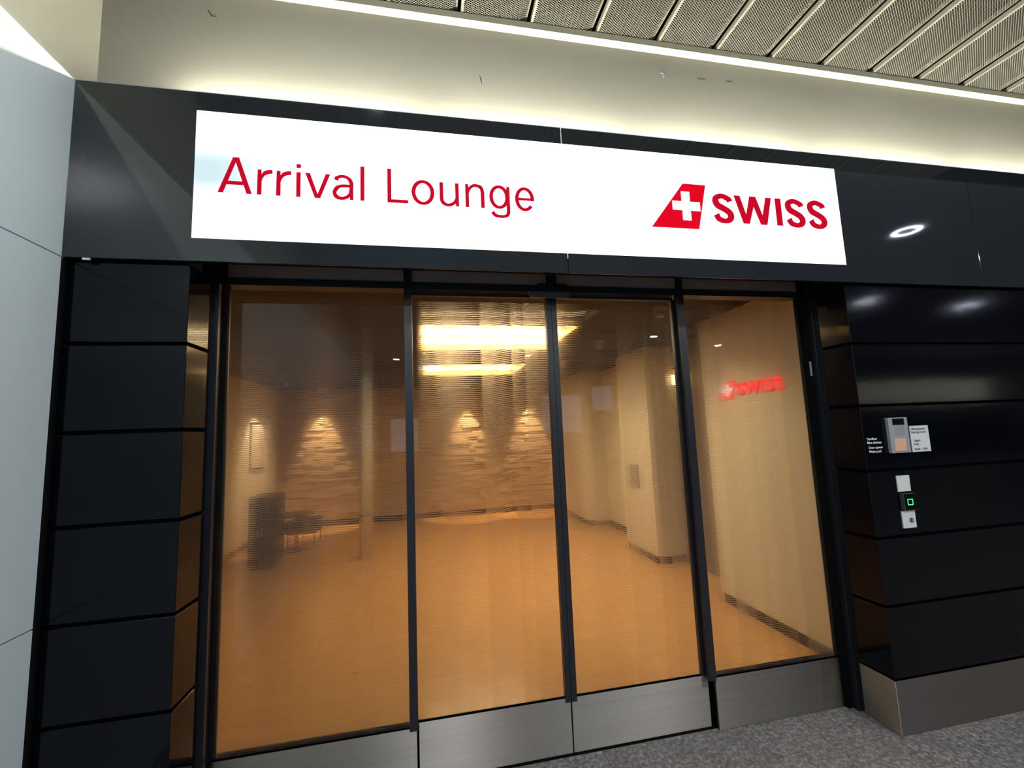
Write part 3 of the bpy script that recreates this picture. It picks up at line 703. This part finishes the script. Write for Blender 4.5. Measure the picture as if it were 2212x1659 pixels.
# ================================================================== HALL LIGHTS
for i, (x, y) in enumerate(((7.19, -2.525), (10.07, -5.43), (13.03, -5.53))):
    t = empty('ring_light', (x, y, 4.07)); tag(t, ('round ring ceiling light seen mirrored in the black fascia', 'round ring ceiling light mirrored left in the top right wall panel', 'round ring ceiling light mirrored right in the top right wall panel')[i], 'ceiling light', 'ring lights on the hall ceiling')
    bm = bmesh.new(); n = 40
    for k in range(n):
        a0, a1 = 2*math.pi*k/n, 2*math.pi*(k+1)/n
        q = [bm.verts.new((x+r*math.cos(a), y+r*math.sin(a), 4.06)) for r, a in ((.115, a0), (.15, a0), (.15, a1), (.115, a1))]
        bm.faces.new(q)
    bm_obj('ring', bm, M_ring, t)
    bm = bmesh.new(); cyl_bm(bm, (x, y, 4.062), .16, .012, n=40); bm_obj('base', bm, M_white, t)
for i, (x, y) in enumerate(((0.5, -1.15), (1.2, -2.6), (4.1, -2.6), (0.9, -5.4), (4.1, -5.4), (7.0, -8.2), (1.2, -8.2), (4.1, -8.2), (-0.1, -11.6), (4.1, -11), (9.9, -9.5))):  # the first, nearest one is unseen and added to brighten the left wall
    t = empty('downlight', (x, y, 4.07)); tag(t, 'round downlight of the hall ceiling, outside the frame', 'ceiling light', 'round downlights on the hall ceiling')
    bm = bmesh.new(); cyl_bm(bm, (x, y, 4.055), .045 if i == 0 else (.115 if i < 3 else .090), .008, n=20); bm_obj('lens', bm, M_hall, t)
    bm = bmesh.new(); cyl_bm(bm, (x, y, 4.0635), .11, .0105, n=24); bm_obj('rim', bm, M_white, t)
for i, (a, b, z0, z1) in enumerate(((5.0, 6.5, 1.5, 2.9), (7.0, 7.8, 2.3, 3.2), (-.4, .5, 1.1, 2.2))):
    t = box('shop_window', a, b, -12.99, -12.95, z0, z1, M_screen); tag(t, 'lit shop window on the far side of the hall, outside the frame', 'shop window', 'lit windows across the hall')

t = box('shop_window', 18, 25.5, -12.99, -12.95, 2.15, 3.1, M_hallwarm); tag(t, 'long warm lit window band far right across the hall, outside the frame', 'shop window')
# ================================================================== LOUNGE CONTENTS
def coffer(y0, y1, strips, label):
    t = empty('coffer_light', ((cx0+cx1)/2, (y0+y1)/2, HC)); tag(t, label, 'ceiling light')
    boxes('tray', [(cx0, cx1, y0, y1, HC+.09, HC+.10), (cx0, cx0+.008, y0, y1, HC+.002, HC+.09), (cx1-.008, cx1, y0, y1, HC+.002, HC+.09), (cx0, cx1, y0, y0+.008, HC+.002, HC+.09), (cx0, cx1, y1-.008, y1, HC+.002, HC+.09)], M_gold, t)
    for a, b in strips: box('light_strip', cx0+.02, cx1-.02, a, b, HC+.06, HC+.075, M_coffer, t)
coffer(cyy[0][0], cyy[0][1], ((1.92, 2.13), (2.36, 2.55), (2.80, 2.97)), 'golden coffered ceiling light with three glowing strips, nearest the door')
coffer(cyy[1][0], cyy[1][1], ((4.20, 4.42), (4.86, 5.08)), 'golden coffered ceiling light with two glowing strips, nearest the stone wall')
def spot(x, y, tx, ty, tz, e, label, cone=46, name='spotlight', z=HC):
    t = empty(name, (x, y, z)); tag(t, label, 'spotlight')
    cyl('lamp_head', (x, y, z-.075), .030, .07, M_white, t, n=16)
    cyl('rose', (x, y, z-.006), .045, .006, M_white, t, n=16)
    l = bpy.data.lights.new('lamp', 'SPOT'); l.energy = e; l.color = (1.0, .66, .34); l.spot_size = math.radians(cone); l.spot_blend = .35; l.shadow_soft_size = .02
    o = bpy.data.objects.new('lamp', l); COL.objects.link(o); o.parent = t
    o.location = (0, 0, -.085)
    d = Vector((tx-x, ty-y, tz-(z-.085))); o.rotation_euler = d.to_track_quat('-Z', 'Y').to_euler()
for x, s in ((-1.14, 'ceiling spotlight over the left end of the stone wall'), (1.63, 'ceiling spotlight over the middle of the stone wall'), (2.92, 'ceiling spotlight over the right end of the stone wall')):
    spot(x, 6.68, x, 6.92, 0.6, E_SPOT, s)
spot(-1.45, 5.75, -1.93, 5.9, 0.9, 170, 'ceiling spotlight over the left wall picture', 60)

for x, y, nn in ((2.75, 1.25, 'nearest the door'), (2.75, 2.55, 'second from the door'), (2.75, 3.9, 'third from the door')):
    spot(x, y, x+.12, y, 0, 42, 'lounge downlight along the right wall, '+nn, 125, 'downlight')
    bpy.data.lights[-1].spot_blend = 1.0; bpy.data.lights[-1].color = (1.0, .78, .50)
# wall logo on right lounge wall (faces -x, reads towards the door)
lg = empty('wall_logo', (3.428, 1.1, 1.8)); tag(lg, 'red letters and tail emblem on the lounge side wall', 'wall logo')
def to_wall(o):
    me = o.data
    for v in me.vertices:
        x, y, z = v.co
        u = (x-1.8898)/(2.8834-1.8898)
        v.co = (3.428-(LY1-y)*6, 1.520-u*(1.520-.785), 1.812+(z-2.534)*.65)
    o.parent = lg; o.location = (0, 0, 0)-lg.location if False else Vector((0, 0, 0))-lg.location
    me.materials.clear()
for f, m in ((tail, M_redwall), (fS(2.2229), M_redwall), (fW, M_redwall), (lambda bm, a, b: poly(bm, [(2.5806, 2.5782), (2.6140, 2.5782), (2.6140, 2.7226), (2.5806, 2.7226)], a, b), M_redwall), (fS(2.6370), M_redwall), (fS(2.7690), M_redwall), (lambda bm, a, b: poly(bm, cr_, a-.002, a-.0001), M_crosslit)):
    bm = bmesh.new(); f(bm, LY0, LY1); bmesh.ops.recalc_face_normals(bm, faces=bm.faces)
    me = bpy.data.meshes.new('l'); bm.to_mesh(me); bm.free()
    nm = 'cross' if m is M_crosslit else ('tail_fin_emblem' if f is tail else 'letter')
    o = bpy.data.objects.new(nm, me); COL.objects.link(o); to_wall(o); me.materials.append(m)

pc = empty('framed_picture', (-1.93, 5.93, 1.5)); tag(pc, 'pale framed picture on the lounge left wall', 'picture')
box('frame', -1.939, -1.915, 5.64, 6.22, 1.16, 1.92, M_dark, pc, 0.003, 1)
box('print', -1.9145, -1.912, 5.67, 6.19, 1.19, 1.89, mat('pale_print', (.62, .58, .54), .5, noise=((1, 4, 4), .15, (.35, .30, .28))), pc)
cb = empty('cabinet', (-1.22, 4.45, 0)); tag(cb, 'black low cabinet with two doors in the lounge left corner', 'cabinet')
box('carcass', -1.41, -1.13, 4.22, 4.72, 0.03, 0.885, M_cab, cb, 0.003, 1)
box('top', -1.42, -1.12, 4.20, 4.73, 0.886, 0.905, M_cab, cb, 0.002, 1)
box('plinth', -1.39, -1.15, 4.25, 4.70, 0.0, 0.03, M_dark, cb)
for a, b in ((-1.405, -1.273), (-1.267, -1.135)):
    d = box('door', a, b, 4.205, 4.219, 0.06, 0.875, M_cab, cb, 0.002, 1)
    hx = b-.02 if a < -1.3 else a+.02
    h = box('handle', hx-.004, hx+.004, 4.195, 4.205, 0.40, 0.52, M_grey); h.parent = d; h.location = -Vector(d.location)-Vector(cb.location)
tb = empty('pedestal_table', (-1.11, 5.2, 0)); tag(tb, 'round dark table on a navy pedestal before the stone wall', 'table')
cyl('top', (-1.11, 5.2, .505), .235, .022, M_cab, tb, n=32)
cyl('column', (-1.11, 5.2, .02), .030, .485, M_navy, tb, n=16)
cyl('base', (-1.11, 5.2, 0), .17, .02, M_cab, tb, n=32, r2=.15)
st = empty('stool', (-.98, 5.45, 0)); tag(st, 'low navy upholstered stool on thin black legs behind table', 'stool')
bm = bmesh.new(); box_bm(bm, -1.30, -.86, 5.30, 5.75, .20, .38); bm_obj('seat', bm, M_navy, st, .03, 3)
for x in (-1.27, -.89):
    for y in (5.33, 5.72): cyl('leg', (x, y, 0), .010, .20, M_black, st, n=8)
pl = box('wall_plate', 3.428, 3.4395, 3.20, 3.42, .83, 1.12, M_alcove, None, 0.002, 1); tag(pl, 'small grey plate on the plastered pier of the lounge', 'plate')
lp = empty('alcove_lamp', (3.7, 2.55, 2.1)); tag(lp, 'glowing golden lamp in the dark lounge alcove', 'lamp')
cyl('shade', (3.62, 2.45, 2.06), .07, .11, M_lampglow, lp, n=20)
cyl('stem', (3.62, 2.45, 2.17), .006, HC-2.17, M_black, lp, n=8)
xs_ = empty('red_indicator', (3.79, 2.6, 2.2)); tag(xs_, 'tiny glowing red indicator above the alcove lamp', 'indicator')
box('body', 3.77, 3.799, 2.72, 2.80, 2.21, 2.29, M_blackplastic, xs_, 0.002, 1)
box('symbol', 3.766, 3.7695, 2.735, 2.765, 2.225, 2.275, M_redled, xs_)
